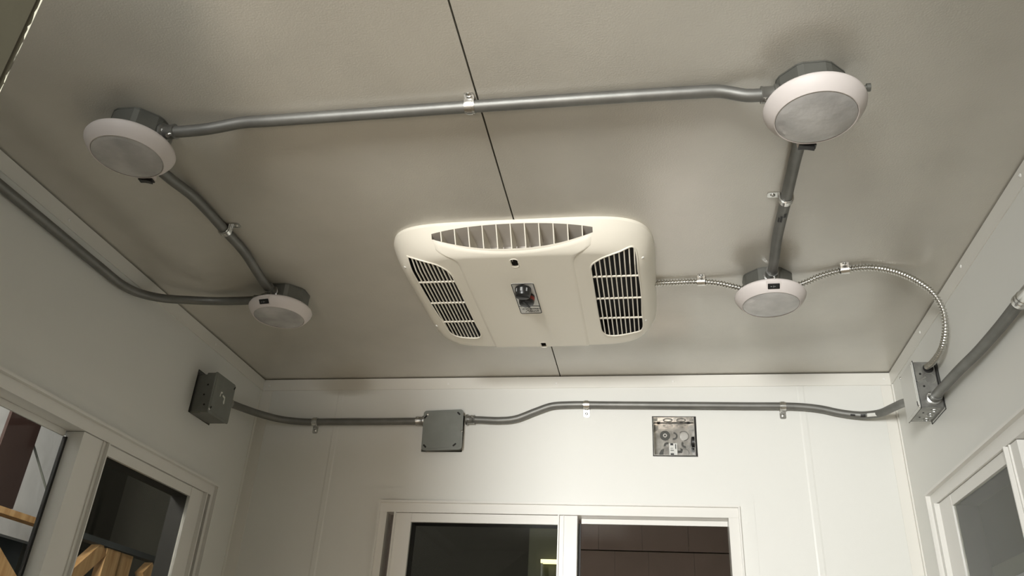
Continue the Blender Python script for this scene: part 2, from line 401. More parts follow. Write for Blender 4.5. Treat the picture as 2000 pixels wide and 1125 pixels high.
GL = [(-.4450, 1.2370), (-.4258, 1.2372), (-.3999, 1.2448), (-.3827, 1.2620), (-.3727, 1.2850), (-.3700, 1.3265), (-.3690, 1.4159), (-.3685, 1.5008), (-.3690, 1.5616), (-.3765, 1.5742), (-.3957, 1.5755), (-.4176, 1.5700), (-.4320, 1.5551), (-.4396, 1.4788), (-.4435, 1.3909), (-.4445, 1.3011)]
def grille_outline(side):
    P = GR if side > 0 else GL
    q = [Vector((*p_, 0)) for p_ in P]; q = spline(q+[q[0]], .004)[:-1]; return [(v.x, v.y) for v in q]
def bool_cut(o, cutters):
    for c in cutters:
        md = o.modifiers.new('b', 'BOOLEAN'); md.operation = 'DIFFERENCE'; md.solver = 'EXACT'; md.object = c
        md.material_mode = 'TRANSFER'
    dg = bpy.context.evaluated_depsgraph_get(); dg.update()
    me = bpy.data.meshes.new_from_object(o.evaluated_get(dg)); o.modifiers.clear(); o.data = me
    for c in cutters: bpy.data.objects.remove(c)
    me.shade_smooth(); me.set_sharp_from_angle(angle=math.radians(28))
ac = thing('air_conditioner', 'large white square air conditioner panel with two louvred grilles at the centre of the ceiling', 'air conditioner', (AX, AY, ZC))
T = Matrix.Translation((0, 0, ZC))
def up(bm, dz=ZC):
    for v in bm.verts: v.co.z += dz
    return bm
body = obj('housing', up(body_mesh()), M['plastic'])
def vent_cutter():
    xs = [VX-vent_hw()+2*vent_hw()*i/40 for i in range(41)]
    top = [(x, -vent_y(x)[0]) for x in xs]; bot = [(x, -vent_y(x)[1]) for x in reversed(xs)]
    X = Matrix(((1, 0, 0, 0), (0, 0, 1, 0), (0, 1, 0, ZC), (0, 0, 0, 1)))
    return obj('cut', prism(NB(), top+bot, 1.13, 1.262, X), M['duct'])
cuts = [vent_cutter()]
for sd in (1, -1):
    cuts.append(obj('cut', prism(NB(), grille_outline(sd), ZC-.012, ZC-.08), M['dark']))
# two screw recesses
for (x, y, ww, hh) in ((-.2445, 1.252, .012, .026), (-.2385, 1.615, .012, .024)):
    cuts.append(obj('cut', prism(NB(), [(x+a, y+b_) for a, b_ in rrect(ww, hh, .0055)], ZC-.03, ZC-.08), M['dark']))
bool_cut(body, cuts); adopt(body, ac)
for (x, y) in ((-.2445, 1.252), (-.2385, 1.615)):
    obj('cover_screw', cyl(NB(), .004, ZC-.040, ZC-.030, Matrix.Translation((x, y, 0)), 12), M['black'], ac)
# raised centre panel
def panel_hw(y):
    pts = [(1.19, .143), (1.206, .1425), (1.215, .1405), (1.223, .129), (1.230, .1165), (1.242, .1095), (1.260, .1065), (1.64, .1055)]
    for (a, b_), (c, d) in zip(pts, pts[1:]):
        if y <= c: t = max(0, (y-a)/(c-a)); return b_+(d-b_)*t
    return pts[-1][1]
def slope_y(h):   # y on the near face where the body reaches depth h (at centre)
    lo, hi = AY-AB, AY-AB+.09
    for _ in range(30):
        mid = (lo+hi)/2
        if hgt(AX, mid) < h: lo = mid
        else: hi = mid
    return lo
bm = NB(); NX, NY = 60, 90; grid = []; rec = ((-.2445, 1.252, .0065, .0135), (-.2385, 1.615, .0065, .0125))
for i in range(NX+1):
    s_ = -1+2*i/NX; col = []
    hw0 = .1425; x0 = VX+s_*hw0; ys = slope_y(min(vent_y(x0)[1]+.0025, .0435))
    for j in range(NY+1):
        y = ys+(1.637-ys)*(j/NY)**1.15; x = VX+s_*panel_hw(y)
        col.append(bm.verts.new((x, y, ZC-hgt(x, y)-(.0022 if 0 < i < NX and 0 < j < NY else .0))))
    grid.append(col)
for i in range(NX):
    for j in range(NY):
        f = (grid[i][j], grid[i][j+1], grid[i+1][j+1], grid[i+1][j]); cx = sum(v.co.x for v in f)/4; cy = sum(v.co.y for v in f)/4
        if any(abs(cx-a) < c and abs(cy-b_) < d for a, b_, c, d in rec): continue
        bm.faces.new(f)
obj('centre_panel', bm, M['plastic'], ac, 60)
for a, b_, c, d in rec:
    pts = [Vector((a+x, b_+y, ZC-hgt(a, b_)-.0022)) for x, y in rrect(.0150, .0290 if d > .013 else .027, .007)]
    obj('recess_rim', sweep(NB(), pts, .0009, 8, closed=True), M['plastic'], ac, 60)
# outlet vanes
for k in range(11):
    x = VX-.1275+.0255*k; a, b_ = vent_y(x); bb = NB()
    ya, yb = slope_y(a), slope_y(b_)
    lean = .004*(k-5)/5
    q = [(ya+.0003, -a), (yb+.0003, -b_), (1.252, -b_+.004), (1.252, -a)]
    for sx in (-.0008, .0008): pass
    v0 = [bb.verts.new((x-.0009+(0 if i in (0, 1) else -lean), y, ZC+z)) for i, (y, z) in enumerate(q)]; v1 = [bb.verts.new((x+.0009+(0 if i in (0, 1) else -lean), y, ZC+z)) for i, (y, z) in enumerate(q)]
    bb.faces.new(v0); bb.faces.new(v1)
    for i in range(4): bb.faces.new((v0[i], v0[(i+1) % 4], v1[(i+1) % 4], v1[i]))
    obj('vane', bb, M['plastic'], ac)
# grilles: each a frame with single slats
def span(P, axis, c):       # extent of the polygon P along the other axis at coordinate c
    out = []
    for (x0, y0), (x1, y1) in zip(P, P[1:]+P[:1]):
        a0, a1, b0, b1 = (x0, x1, y0, y1) if axis == 0 else (y0, y1, x0, x1)
        if (a0-c)*(a1-c) < 0: out.append(b0+(b1-b0)*(c-a0)/(a1-a0))
    return min(out), max(out)
for sd in (1, -1):
    P = grille_outline(sd)
    pts = [Vector((x, y, 0)) for x, y in P]
    for p_ in pts: p_.z = ZC-hgt(p_.x, p_.y)-.0002
    gf = obj('grille_frame', sweep(NB(), pts, .0017, 8, closed=True), M['plastic'], ac, 60)
    x0, x1 = (-.1085, -.0190) if sd > 0 else (-.4440, -.3695)
    for k in range(1, 10):
        x = x0+(x1-x0)*k/10
        a, b_ = span(P, 0, x); h0_ = hgt(x, (a+b_)/2)
        bb = NB(); n_ = 8; prev = None
        for q_ in range(n_+1):
            y = a+(b_-a)*q_/n_; h = hgt(x, y); ring = [bb.verts.new((x+sx, y, ZC-h+dz)) for sx, dz in ((-.0011, 0), (.0011, 0), (.0011, .0025), (-.0011, .0025))]
            if prev:
                for i in range(4): bb.faces.new((prev[i], prev[(i+1) % 4], ring[(i+1) % 4], ring[i]))
            else: bb.faces.new(ring)
            prev = ring
        bb.faces.new(prev); obj('slat', bb, M['plastic'], gf)
    for y in (1.3185, 1.4065, 1.4935):
        a, b_ = span(P, 1, y)
        obj('crossbar', bx((a, y-.0016, ZC-hgt((a+b_)/2, y)-.0005), (b_, y+.0016, ZC-hgt((a+b_)/2, y)+.0022)), M['plastic'], gf)
    sx = -.0135 if sd > 0 else 2*AX+.0165
    for y in (1.268, 1.515):
        screw(frame_at((sx, y, ZC-hgt(sx, y)), (0, 1, 0), (-.5*-sd, 0, -1)), gf, .003)
# control plate with knobs
px0, px1, py0, py1 = -.2635, -.2200, 1.3255, 1.4520
zp = ZC-hgt(AX, 1.39)-.0026
pl = obj('control_plate', prism(NB(), [((px0+px1)/2+x, (py0+py1)/2+y) for x, y in rrect(px1-px0, py1-py0, .003)], zp, zp-.0008), M['plate'], ac)
b = NB(); pr = [Vector(((px0+px1)/2+x, (py0+py1)/2+y, zp-.0009)) for x, y in rrect(px1-px0-.0012, py1-py0-.0012, .003)]
sweep(b, pr, .0008, 6, closed=True); box(b, (px0+.001, 1.4190, zp-.0012), (px1-.001, 1.4203, zp-.0008)); prism(b, [((px0+px1)/2-.010, 1.3262), ((px0+px1)/2+.010, 1.3262), ((px0+px1)/2+.002, 1.3290), ((px0+px1)/2, 1.336), ((px0+px1)/2-.002, 1.3290)], zp-.0012, zp-.0008); obj('plate_border', b, M['print'], pl)
def text(body_, size, X, m, par, shear=.45):
    cu = bpy.data.curves.new('lettering', 'FONT'); cu.body = body_; cu.size = size; cu.shear = shear; cu.align_x = 'CENTER'; cu.extrude = .0001
    to = bpy.data.objects.new('t', cu); C.objects.link(to)
    dg = bpy.context.evaluated_depsgraph_get(); me = bpy.data.meshes.new_from_object(to.evaluated_get(dg)); bpy.data.objects.remove(to)
    me.transform(X); me.materials.clear()
    return obj('lettering', me, m, par)
Xt = frame_at((-.2405, 1.4345, zp-.0010), (1, 0, 0), (0, 0, -1))
text('Coleman', .0105, Xt, M['print'], pl, .7)
Xt = frame_at((-.2405, 1.4455, zp-.0010), (1, 0, 0), (0, 0, -1))
text('Mach', .0125, Xt, M['print'], pl, .7)
for (kx, ky, col) in ((-.2428, 1.3455, 'white'), (-.2402, 1.3770, 'red')):
    Xk = frame_at((kx, ky, zp-.0008), (1, 0, 0), (0, 0, -1))
    kb = NB(); lathe(kb, [(0, 0), (.0155, 0), (.0160, .002), (.0150, .014), (.0137, .0175), (.012, .0185), (0, .0190)], Xk, 32); box(kb, (-.0018, -.0125, .0175), (.0018, .0125, .0196), Xk @ Matrix.Rotation(.35 if col == 'red' else 1.3, 4, 'Z'))
    kn = obj('knob', kb, M['black'], pl, 35)
    # printed marks on the skirt
    for a0, wd in (((-1.62, .13), (-.95, .09), (-2.3, .08)) if col == 'white' else ((-.55, .42),)):
        a0 = a0-.0; q = NB(); n_ = 5; prev = None
        for i in range(n_+1):
            a = a0+wd*2*(i/n_-.5); A_ = [Xk @ Vector((-math.cos(a)*R*-1, math.sin(a)*R*-1 if False else math.sin(-a)*R, z)) for R, z in ((.01605, .005), (.01565, .012))]
            v = [q.verts.new(t_) for t_ in A_]
            if prev: q.faces.new((prev[0], prev[1], v[1], v[0]))
            prev = v
        obj('knob_mark', q, M[col], kn)

# ------------------------------------------------------------------ lamps on octagonal boxes
def lamp(x, y, sw, label, screw_side=0, rot=0.0):
    t = thing('dome_light', label, 'light', (x, y, ZC), 'round dome lights on the ceiling')
    by = .010 if sw[2] == 'side' else .016
    XD = frame_at((x, y, ZC-.0003), (1, 0, 0), (0, 0, -1)) @ Matrix.Rotation(rot, 4, 'Z')
    XR_ = XD; XD = Matrix.Translation((0, by, 0)) @ XD
    oc = []
    R = .0476
    for k in range(8):
        a = PI/8+k*PI/4
        for da in (-.09, .09): oc.append(((R-.001)*math.cos(a+da), (R-.001)*math.sin(a+da)))
    b = NB(); prism(b, oc, 0, .041, XD); bx_ = obj('junction_box', b, M['box'], t)
    b = NB(); prism(b, [(p_[0]*1.015, p_[1]*1.015) for p_ in oc], .0002, .0022, XD); prism(b, [(p_[0]*1.02, p_[1]*1.02) for p_ in oc], .036, .0412, XD); obj('box_lip', b, M['box'], bx_)
    for k in range(8):      # knockout discs on the box sides
        a = k*PI/4; Xk = XD @ Matrix.Rotation(a, 4, 'Z') @ frame_at(((R-.0042)*.995, 0, .020), (0, 1, 0), (1, 0, 0))
        b = NB(); lathe(b, [(0, .0004), (.0085, .0004), (.009, .0012), (.0105, .0012), (.011, .0004)], Xk, 20); obj('knockout', b, M['box'], bx_, 40)
    b = NB(); lathe(b, [(.044, .0415), (.061, .0425), (.0640, .0450), (.0655, .0485), (.0645, .0520), (.0603, .0590), (.0555, .0645), (.0528, .0670), (.0515, .0668), (.0513, .0600), (.0, .0600)], XR_, 72); obj('rim', b, M['rim'], t, 50)
    b = NB(); lathe(b, [(.0511, .0610), (.0510, .0664), (.046, .0680), (.036, .0694), (.024, .0703), (.012, .0708), (0, .0710)], XR_, 64); obj('lens', b, M['lens'], t, 60)
    a = math.atan2(-sw[1], sw[0])      # frame mirrors y
    XS = frame_at((x, y, ZC), (sw[0], sw[1], 0), (0, 0, -1))
    if sw[2] == 'side':
        b = NB(); box(b, (.048, -.0125, .048), (.0675, .0125, .0640), XS, .0015); hs = obj('switch_housing', b, M['rim'], t)
        b = NB(); X2 = XS @ Matrix.Translation((.0620, 0, .0640)); prism(b, [(-.005, -.0115), (.005, -.0115), (.005, .0115), (-.005, .0115)], 0, .002, X2)
        X3 = X2 @ Matrix(((0, 0, 1, -.004), (1, 0, 0, 0), (0, 1, 0, .002), (0, 0, 0, 1))); prism(b, [(-.009, 0), (.009, 0), (.0095, .0035), (.001, .0015)], 0, .008, X3); obj('switch', b, M['black'], hs)
    else:
        tilt = math.radians(48)
        XT = XS @ Matrix.Translation((.0595, 0, .0580)) @ Matrix.Rotation(tilt, 4, 'Y')
        b = NB(); box(b, (-.0095, -.0135, -.006), (.0095, .0135, .0012), XT, .0010); hs = obj('switch_housing', b, M['rim'], t)
        b = NB(); box(b, (-.0048, -.0105, .0008), (.0052, .0105, .0030), XT, .0005); s1 = obj('switch', b, M['black'], hs)
        b = NB(); box(b, (-.0005, -.003, .0030), (.0003, -.001, .0032), XT); box(b, (-.002, .000, .0030), (.0015, .0008, .0032), XT); box(b, (-.0005, .003, .0030), (.0003, .006, .0032), XT); obj('switch_mark', b, M['white'], s1)
    if screw_side:
        Xs = frame_at((x+screw_side*.046, y-.006, ZC-.026), (0, 1, 0), (screw_side, -.15, 0))
        b = NB(); cyl(b, .0032, 0, .021, Xs, 12); cyl(b, .0055, .0205, .0255, Xs, 16); obj('side_screw', b, M['box'], bx_, 40)
    return t
lamp(-.772, .8635, (-.10, 1, 'side'), 'round dome light with grey lens at the left end of the long ceiling conduit', -1)
lamp(.219, .8735, (-.03, 1, 'side'), 'round white dome light with shiny clear lens, the biggest one at the upper right', 1)
lamp(-.771, 1.413, (-.12, -1, 'front'), 'round dome light with black rocker switch nearest the left wall and wall conduit')
lamp(.2215, 1.412, (-.02, -1, 'front'), 'round dome light between the two armored cables, black rocker switch on its rim')

# ------------------------------------------------------------------ conduit runs
CR = .0090
def connector(p, d, par, nrm, L=.022):
    X = frame_at(p, nrm, d); Xc = X
    b = NB(); lathe(b, [(0, -.001), (.0135, -.001), (.0140, .001), (.0140, .004), (.0112, .005), (.0112, L-.003), (.0118, L-.002), (.0118, L), (.0, L)], Xc, 28); c = obj('connector', b, M['dullzinc'], par, 35)
    Xs = frame_at(Vector(p)+Vector(d).normalized()*.015+Vector(nrm).normalized()*.0105, d, nrm); b = NB(); cyl(b, .0032, 0, .0035, Xs, 12); box(b, (-.0028, -.0004, .0035), (.0028, .0004, .0039), Xs); obj('set_screw', b, M['zinc'], c)
    return c
def conduit(label, pts, group='grey metal conduit runs'):
    c = thing('conduit', label, 'conduit', pts[0], group)
    obj('pipe', sweep(NB(), spline(pts), CR, 20), M['emt'], c, 60)
    return c
def P3(px, py, ax, v):
    d = RT*((px-1000)/FPX)-UP*((py-562.5)/FPX)+FW
    k = (v-CAM[ax])/d[ax]; return CAM+d*k
zc = ZC-CR-.0015
zb = ZC-.021
# 1 across the ceiling between the two near lights
y1 = .8685
c1 = conduit('long straight grey conduit across the ceiling joining the two nearest dome lights', [(-.722, .866, zb), (-.695, .867, zb), (-.655, .8675, zb+.002), (-.60, y1, zc), (-.56, y1, zc), (-.25, y1, zc), (.06, .871, zc), (.10, .873, zc), (.135, .874, zb+.001), (.150, .874, zb), (.171, .874, zb)])
connector((-.7280, .866, zb), (1, 0, 0), c1, (0, -.5, -1)); connector((.1750, .874, zb), (-1, 0, 0), c1, (0, -.3, -1))
# 2 left, between the two left lights
c2 = conduit('grey conduit on the left of the ceiling between the two left dome lights', [(-.787, .915, zb), (-.787, .945, zb), (-.785, .985, zb+.003), (-.780, 1.05, zc), (-.777, 1.17, zc), (-.777, 1.24, zc), (-.780, 1.31, zb+.003), (-.782, 1.35, zb), (-.782, 1.380, zb)])
connector((-.787, .913, zb), (0, 1, 0), c2, (0, 0, -1)); connector((-.782, 1.3845, zb), (0, -1, 0), c2, (.4, 0, -1))
# 3 right
c3 = conduit('grey conduit on the right of the ceiling between the two right dome lights', [(.2165, .920, zb), (.2165, .95, zb), (.219, .985, zb+.003), (.2205, 1.04, zc), (.2205, 1.15, zc), (.2205, 1.26, zc), (.2215, 1.31, zb+.004), (.2225, 1.35, zb), (.2225, 1.380, zb)])
connector((.2165, .918, zb), (0, 1, 0), c3, (0, 0, -1)); connector((.2225, 1.3835, zb), (0, -1, 0), c3, (.3, 0, -1))
Xl = frame_at((.2205, 1.168, zc), (0, 1, 0), (0, 0, -1))
b = NB()
for a0, a1, u0, u1 in ((-.5, -.1, .012, .030), (.0, .5, .004, .016), (-.9, -.6, .018, .032)):
    prev = None
    for i in range(7):
        a = a0+(a1-a0)*i/6; R = CR+.0003; v = [b.verts.new(Xl @ Vector((u, R*math.sin(a), R*math.cos(a)))) for u in (u0, u1)]
        if prev: b.faces.new((prev[0], prev[1], v[1], v[0]))
        prev = v
obj('print_mark', b, M['print'], c3)
# 4 from the far left light down onto the left wall
xw = XL+CR+.0012
c4 = conduit('long bent grey conduit running along the left wall above the window', [(-.818, 1.416, zb), (-.86, 1.418, zb), (-.93, 1.416, zb), (-.975, 1.395, 2.172), (-1.012, 1.362, 2.160), (-1.032, 1.315, 2.147), (xw, 1.265, 2.139), (xw, 1.18, 2.1375), (xw, 1.0, 2.138), (xw, .8, 2.138), (xw, .3, 2.137), (xw, -.3, 2.137)])
connector((-.8160, 1.418, zb), (-1, 0, 0), c4, (0, -.4, -1))
# 5 back wall, left part
yw = YB-CR-.0012
zA = 2.075
c5 = conduit('short grey conduit from the left corner to the square grey box on back wall', [(XL+.022, 1.713, 2.060), (XL+.022, 1.75, 2.066), (XL+.026, 1.80, 2.073), (XL+.045, 1.862, 2.079), (XL+.085, 1.895, 2.0775), (-.90, yw-.001, 2.0745), (-.84, yw, zA), (-.70, yw, zA), (-.60, yw, zA+.001), (-.581, yw, zA+.001)])
connector((XL+.022, 1.709, 2.060), (0, 1, 0), c5, (1, 0, .5)); connector((-.580, yw-.001, zA+.001), (-1, 0, 0), c5, (0, -1, .4))
# 6 back wall, right part
c6 = conduit('long grey conduit with an offset bend on the bright right part of the back wall', [(-.470, yw-.001, 2.0795), (-.44, yw, 2.0795), (-.385, yw, 2.0775), (-.345, yw, 2.0815), (-.295, yw, 2.1010), (-.255, yw, 2.1150), (-.215, yw, 2.1180), (-.10, yw, 2.1170), (.20, yw, 2.1130), (.335, yw, 2.1105), (.385, yw, 2.1045), (.43, yw-.001, 2.0935), (.475, yw-.007, 2.0860), (.508, yw-.028, 2.0835), (.525, yw-.07, 2.0810), (.532, 1.790, 2.0740), (.532, 1.745, 2.062), (.532, 1.696, 2.055)])
connector((-.4705, yw-.001, 2.0795), (1, 0, 0), c6, (0, -1, .4)); connector((.532, 1.6935, 2.054), (0, 1, 0), c6, (-1, 0, .5))
# stickers near the right corner
def sticker(cx, a0, a1, L, m, z0=0, lift=.0004):
    b = NB(); prev = None
    for i in range(6):
        a = a0+(a1-a0)*i/5
        row = []
        for k in range(5):
            x = cx+L*(k/4-.5); zz = 2.0945-.0085*(x-.43)/.045 if x < .475 else 2.0860-.003*(x-.475)/.035
            yy = yw-.001-.008*max(0, (x-.43)/.045)**1.5 if x < .475 else yw-.009-.018*((x-.475)/.035)
            row.append(b.verts.new((x, yy-math.cos(a)*(CR+lift), zz+math.sin(a)*(CR+lift))))
        if prev:
            for k in range(4): b.faces.new((prev[k], prev[k+1], row[k+1], row[k]))
        prev = row
    return obj('sticker', b, m, c6, 60)
sticker(.492, -.9, .0, .020, M['paper']); sticker(.474, -.9, -.15, .010, M['print'], 0, .0006); sticker(.453, -.8, -.35, .010, M['print'], 0, .0006)
# 7 right wall
xr = XR-.018
c7 = conduit('straight grey conduit running forward along the right wall from the shiny steel box', [(xr, 1.602, 2.0175), (xr, 1.55, 2.0165), (xr, 1.45, 2.0125), (xr+.002, 1.36, 2.0085), (xr+.003, 1.26, 2.0075), (xr+.003, 1.165, 2.0090), (xr+.003, .6, 2.0090), (xr+.003, -.3, 2.009)])
connector((xr, 1.6035, 2.0175), (0, -1, 0), c7, (-1, 0, .2))
b = NB(); Xc = frame_at((xr+.003, 1.178, 2.0085), (1, 0, 0), (0, -1, 0)); lathe(b, [(.0092, 0), (.0118, .0005), (.0122, .003), (.0118, .009), (.0108, .010), (.0108, .012), (.0116, .013), (.0116, .018), (.0108, .019), (.0108, .050), (.0118, .052), (.0118, .058), (.0092, .059)], Xc, 28); obj('coupling', b, M['zinc'], c7, 35)

# ------------------------------------------------------------------ straps
def strap(p, d, n, side, label, tab=True, tl=.017, rot=0, group='one-hole straps holding the conduits'):
    """p on the wall surface beneath the pipe axis; d pipe direction; n surface normal; side +-1 tab side"""
    X = frame_at(p, d, n)
    t = thing('conduit_strap', label, 'strap', p, group)
    Wd = .0145; b = NB(); prof = []
    rc = CR+.0004; zc_ = CR+.0012; th = .0012
    path = [(-(rc+th*.5), .0008)]
    for k in range(13):
        a = PI-PI*k/12; path.append((math.cos(a)*(rc+th*.5), zc_+math.sin(a)*(rc+th*.5)))
    path.append((rc+th*.5, .0016))
    segs = [(-Wd/2, -Wd*.28, 0), (-Wd*.28, Wd*.28, .0012), (Wd*.28, Wd/2, 0)]
    for x0, x1, rise in segs:
        prev = None
        for i, (y, z) in enumerate(path):
            c = Vector((0, y, z-zc_)); 
            nr = Vector((0, y, max(z-zc_, 0))).normalized() if Vector((0, y, max(z-zc_, 0))).length > 1e-6 else Vector((0, 0, 1))
            o_ = nr*(th/2+rise); i_ = nr*(-th/2)
            base = Vector((0, y, z))
            ring = [b.verts.new(X @ (Vector((xx, 0, 0))+base+oo)) for xx, oo in ((x0, i_), (x1, i_), (x1, o_), (x0, o_))]
            if prev:
                for k in range(4): b.faces.new((prev[k], prev[(k+1) % 4], ring[(k+1) % 4], ring[k]))
            else: b.faces.new(ring)
            prev = ring
        b.faces.new(prev)
    obj('band', b, M['zinc'], t, 40)
    if tab:
        s = side; y0 = s*(rc+th-.001); b = NB(); pts = rrect(Wd, tl+.004, .004); X2 = X @ Matrix.Translation((0, y0+s*(tl/2), .009*abs(rot))) @ Matrix.Rotation(rot, 4, 'X')
        prism(b, pts, .0003, .0016, X2); tb_ = obj('tab', b, M['zinc'], t)
        screw(X2 @ Matrix.Translation((0, s*.002, .0016)), tb_, .0042, 'zinc')
    return t
strap((-.248, .8685, ZC), (1, 0, 0), (0, 0, -1), 1, 'zinc strap on the long ceiling conduit at the ceiling seam', tl=.007)
strap((-.777, 1.158, ZC), (0, 1, 0), (0, 0, -1), 1, 'zinc strap on the left ceiling conduit, its screw tab toward the air conditioner')
strap((.2205, 1.142, ZC), (0, 1, 0), (0, 0, -1), -1, 'zinc strap on the right ceiling conduit, its screw tab toward the air conditioner')
strap((-.876, YB, zA), (1, 0, 0), (0, -1, 0), -1, 'dull strap on the back wall conduit left of the square grey box')
strap((-.168, YB, 2.1175), (1, 0, 0), (0, -1, 0), -1, 'bright strap on the back wall conduit just after its offset bend, glaring white tab', rot=.19)
strap((.300, YB, 2.1115), (1, 0, 0), (0, -1, 0), -1, 'strap on the back wall conduit nearest the right corner, upper right of the recessed box')

# ------------------------------------------------------------------ armored cables
def flex(label, pts):
    P = resample(spline(pts, .002), .00055*2)
    rf = lambda i: .0052+.0012*math.cos(2*PI*i*.0011/.0058)
    c = obj('armored_cable', sweep(NB(), P, rf, 14), M['flex'], None, 80)
    return tag(c, label, 'cable', 'armored flexible cables')
zf = ZC-.0070
flex('short silver armored cable from the air conditioner to the far right dome light', [(-.004, 1.423, ZC-.010), (.012, 1.423, zf), (.04, 1.422, zf), (.095, 1.422, zf), (.125, 1.425, zf-.002), (.15, 1.430, ZC-.013), (.178, 1.436, ZC-.019)])
flex('long looping silver armored cable from the far right dome light to the right wall box', [(.265, 1.434, ZC-.019), (.290, 1.426, ZC-.014), (.32, 1.410, zf-.001), (.358, 1.393, zf), (.40, 1.387, zf), (.447, 1.402, zf-.002), (.490, 1.425, ZC-.018), (.519, 1.441, ZC-.036), (.534, 1.453, ZC-.062), (.538, 1.468, ZC-.092), (.538, 1.505, ZC-.118), (.536, 1.560, ZC-.124), (.535, 1.600, ZC-.119)])
def clip(p, d, label, side):
    X = frame_at(p, d, (0, 0, -1)); t = thing('cable_clip', label, 'clip', p, 'cable clips')
    b = NB(); Wd = .0075; rc = .0071; prev = None
    for k in range(11):
        a = PI-PI*k/10; y, z = math.cos(a), math.sin(a)
        ring = [b.verts.new(X @ Vector((xx, y*r_, .0068+z*r_))) for xx, r_ in ((-Wd, rc), (Wd, rc), (Wd, rc+.001), (-Wd, rc+.001))]
        if prev:
            for q in range(4): b.faces.new((prev[q], prev[(q+1) % 4], ring[(q+1) % 4], ring[q]))
        else: b.faces.new(ring)
        prev = ring
    b.faces.new(prev)
    for s in (-1, 1): box(b, (-Wd, s*rc if s > 0 else -rc-.001, .0003), (Wd, rc+.001 if s > 0 else -rc, .0069), X)
    obj('band', b, M['zinc'], t, 40)
    b = NB(); prism(b, rrect(.0145, .013, .002), .0003, .0014, X @ Matrix.Translation((0, side*.0142, 0))); tb_ = obj('tab', b, M['zinc'], t)
    screw(X @ Matrix.Translation((0, side*.0145, .0014)), tb_, .0038, 'zinc')
clip((.096, 1.422, ZC), (1, 0, 0), 'small zinc clip holding the short armored cable beside the air conditioner', 1)
clip((.358, 1.3925, ZC), (1, -.2, 0), 'small zinc clip at the start of the long looping armored cable', 1)

# ------------------------------------------------------------------ electrical boxes
# square box with grey cover on the back wall
t = thing('junction_box', 'square grey steel box with blank cover on the back wall between the two conduits', 'electrical box', (-.523, YB, 2.043))
Xb = frame_at((-.5268, YB-.024, 2.0485), (1, 0, -.0), (0, -1, 0)) @ Matrix.Rotation(.035, 4, 'Z')
b = NB(); prism(b, rrect(.094, .096, .006), -.062, -.0008, Xb); obj('box_body', b, M['box'], t)
def cover(par, X, ww, hh, mt, corner=.008):
    b = NB(); prism(b, rrect(ww, hh, corner), 0, .0016, X); c = obj('cover', b, M[mt], par)
    b = NB(); prism(b, rrect(ww-.010, hh-.010, corner), .0016, .0024, X); obj('cover_face', b, M[mt], c); return c
cv = cover(t, Xb, .1035, .1035, 'cover')
def slot(X, x, y, ang, L, Wd, par, z=.0026):
    b = NB(); prism(b, rrect(L, Wd, Wd*.45), z-.0002, z, X @ Matrix.Translation((x, y, 0)) @ Matrix.Rotation(ang, 4, 'Z')); return obj('screw_slot', b, M['dark'], par)
for x, y, a in ((.040, .041, -.8), (-.043, -.041, -.8), (.033, -.040, .7), (-.046, .035, .9)): slot(Xb, x, y, a, .0105, .0042, cv)
screw(Xb @ Matrix.Translation((-.041, .0415, .0024)), cv, .0033, 'zinc'); screw(Xb @ Matrix.Translation((.0495, -.005, .0005)), cv, .003, 'zinc')

# box on the left wall
t = thing('junction_box', 'deep grey steel box with screwed cover on the left wall near the corner', 'electrical box', (XL, 1.652, 2.045))
Xb = frame_at((XL+.050, 1.6440, 2.0430), (0, 1, 0), (1, 0, 0)) @ Matrix.Rotation(.02, 4, 'Z')
b = NB(); prism(b, rrect(.086, .094, .005), -.095, -.022, Xb @ Matrix.Translation((.006, 0, 0))); obj('box_body', b, M['box'], t)
b = NB(); prism(b, rrect(.0930, .0955, .005), -.0215, -.0006, Xb @ Matrix.Translation((.001, 0, 0))); ext = obj('extension_ring', b, M['box'], t)
cv = cover(t, Xb, .0955, .098, 'cover', .006)
slot(Xb, -.040, -.036, .9, .008, .004, cv); slot(Xb, .0435, .040, .9, .010, .004, cv)
screw(Xb @ Matrix.Translation((-.045, -.0405, .0024)), cv, .0033, 'zinc')
b = NB()
for pts in ([(-.014, .000), (-.012, .012), (-.005, .013), (-.004, .010), (-.010, .008), (-.011, .000)], [(-.002, .008), (.010, .006), (.012, -.010), (.008, -.012), (.005, -.008), (.007, .001), (-.002, .004)]): prism(b, pts, .0024, .0027, Xb)
obj('label_scrap', b, M['paper'], cv)
Xs = frame_at((XL+.050, 1.6440-.0460, 2.0430), (1, 0, 0), (0, -1, 0))
for u, v in ((-.014, .016), (-.018, -.008), (-.012, -.032)):
    b = NB(); cyl(b, .0022, 0, .0004, Xs @ Matrix.Translation((u, v, 0)), 12); obj('screw_hole', b, M['dark'], ext)
# old mounting ear visible in the cut-out
Xe = frame_at((XL-.002, 1.6045, 2.043), (0, 1, 0), (1, 0, 0))
b = NB(); box(b, (-.002, -.046, .0), (.005, -.030, .0015), Xe); box(b, (-.002, -.020, 0), (.004, .006, .0015), Xe); box(b, (-.002, .030, 0), (.005, .050, .0015), Xe); obj('mounting_ear', b, M['box'], t)
Xf = frame_at((XL+.0006, 1.6585, 2.0465), (0, 1, 0), (1, 0, 0))
b = NB(); sweep(b, [Xf @ Vector((x, y, 0)) for x, y in ((-.0555, -.0505), (.0395, -.0505), (.0395, .0525), (-.0555, .0525))], .0009, 4, closed=True); obj('cutout_edge', b, M['dark'], t)

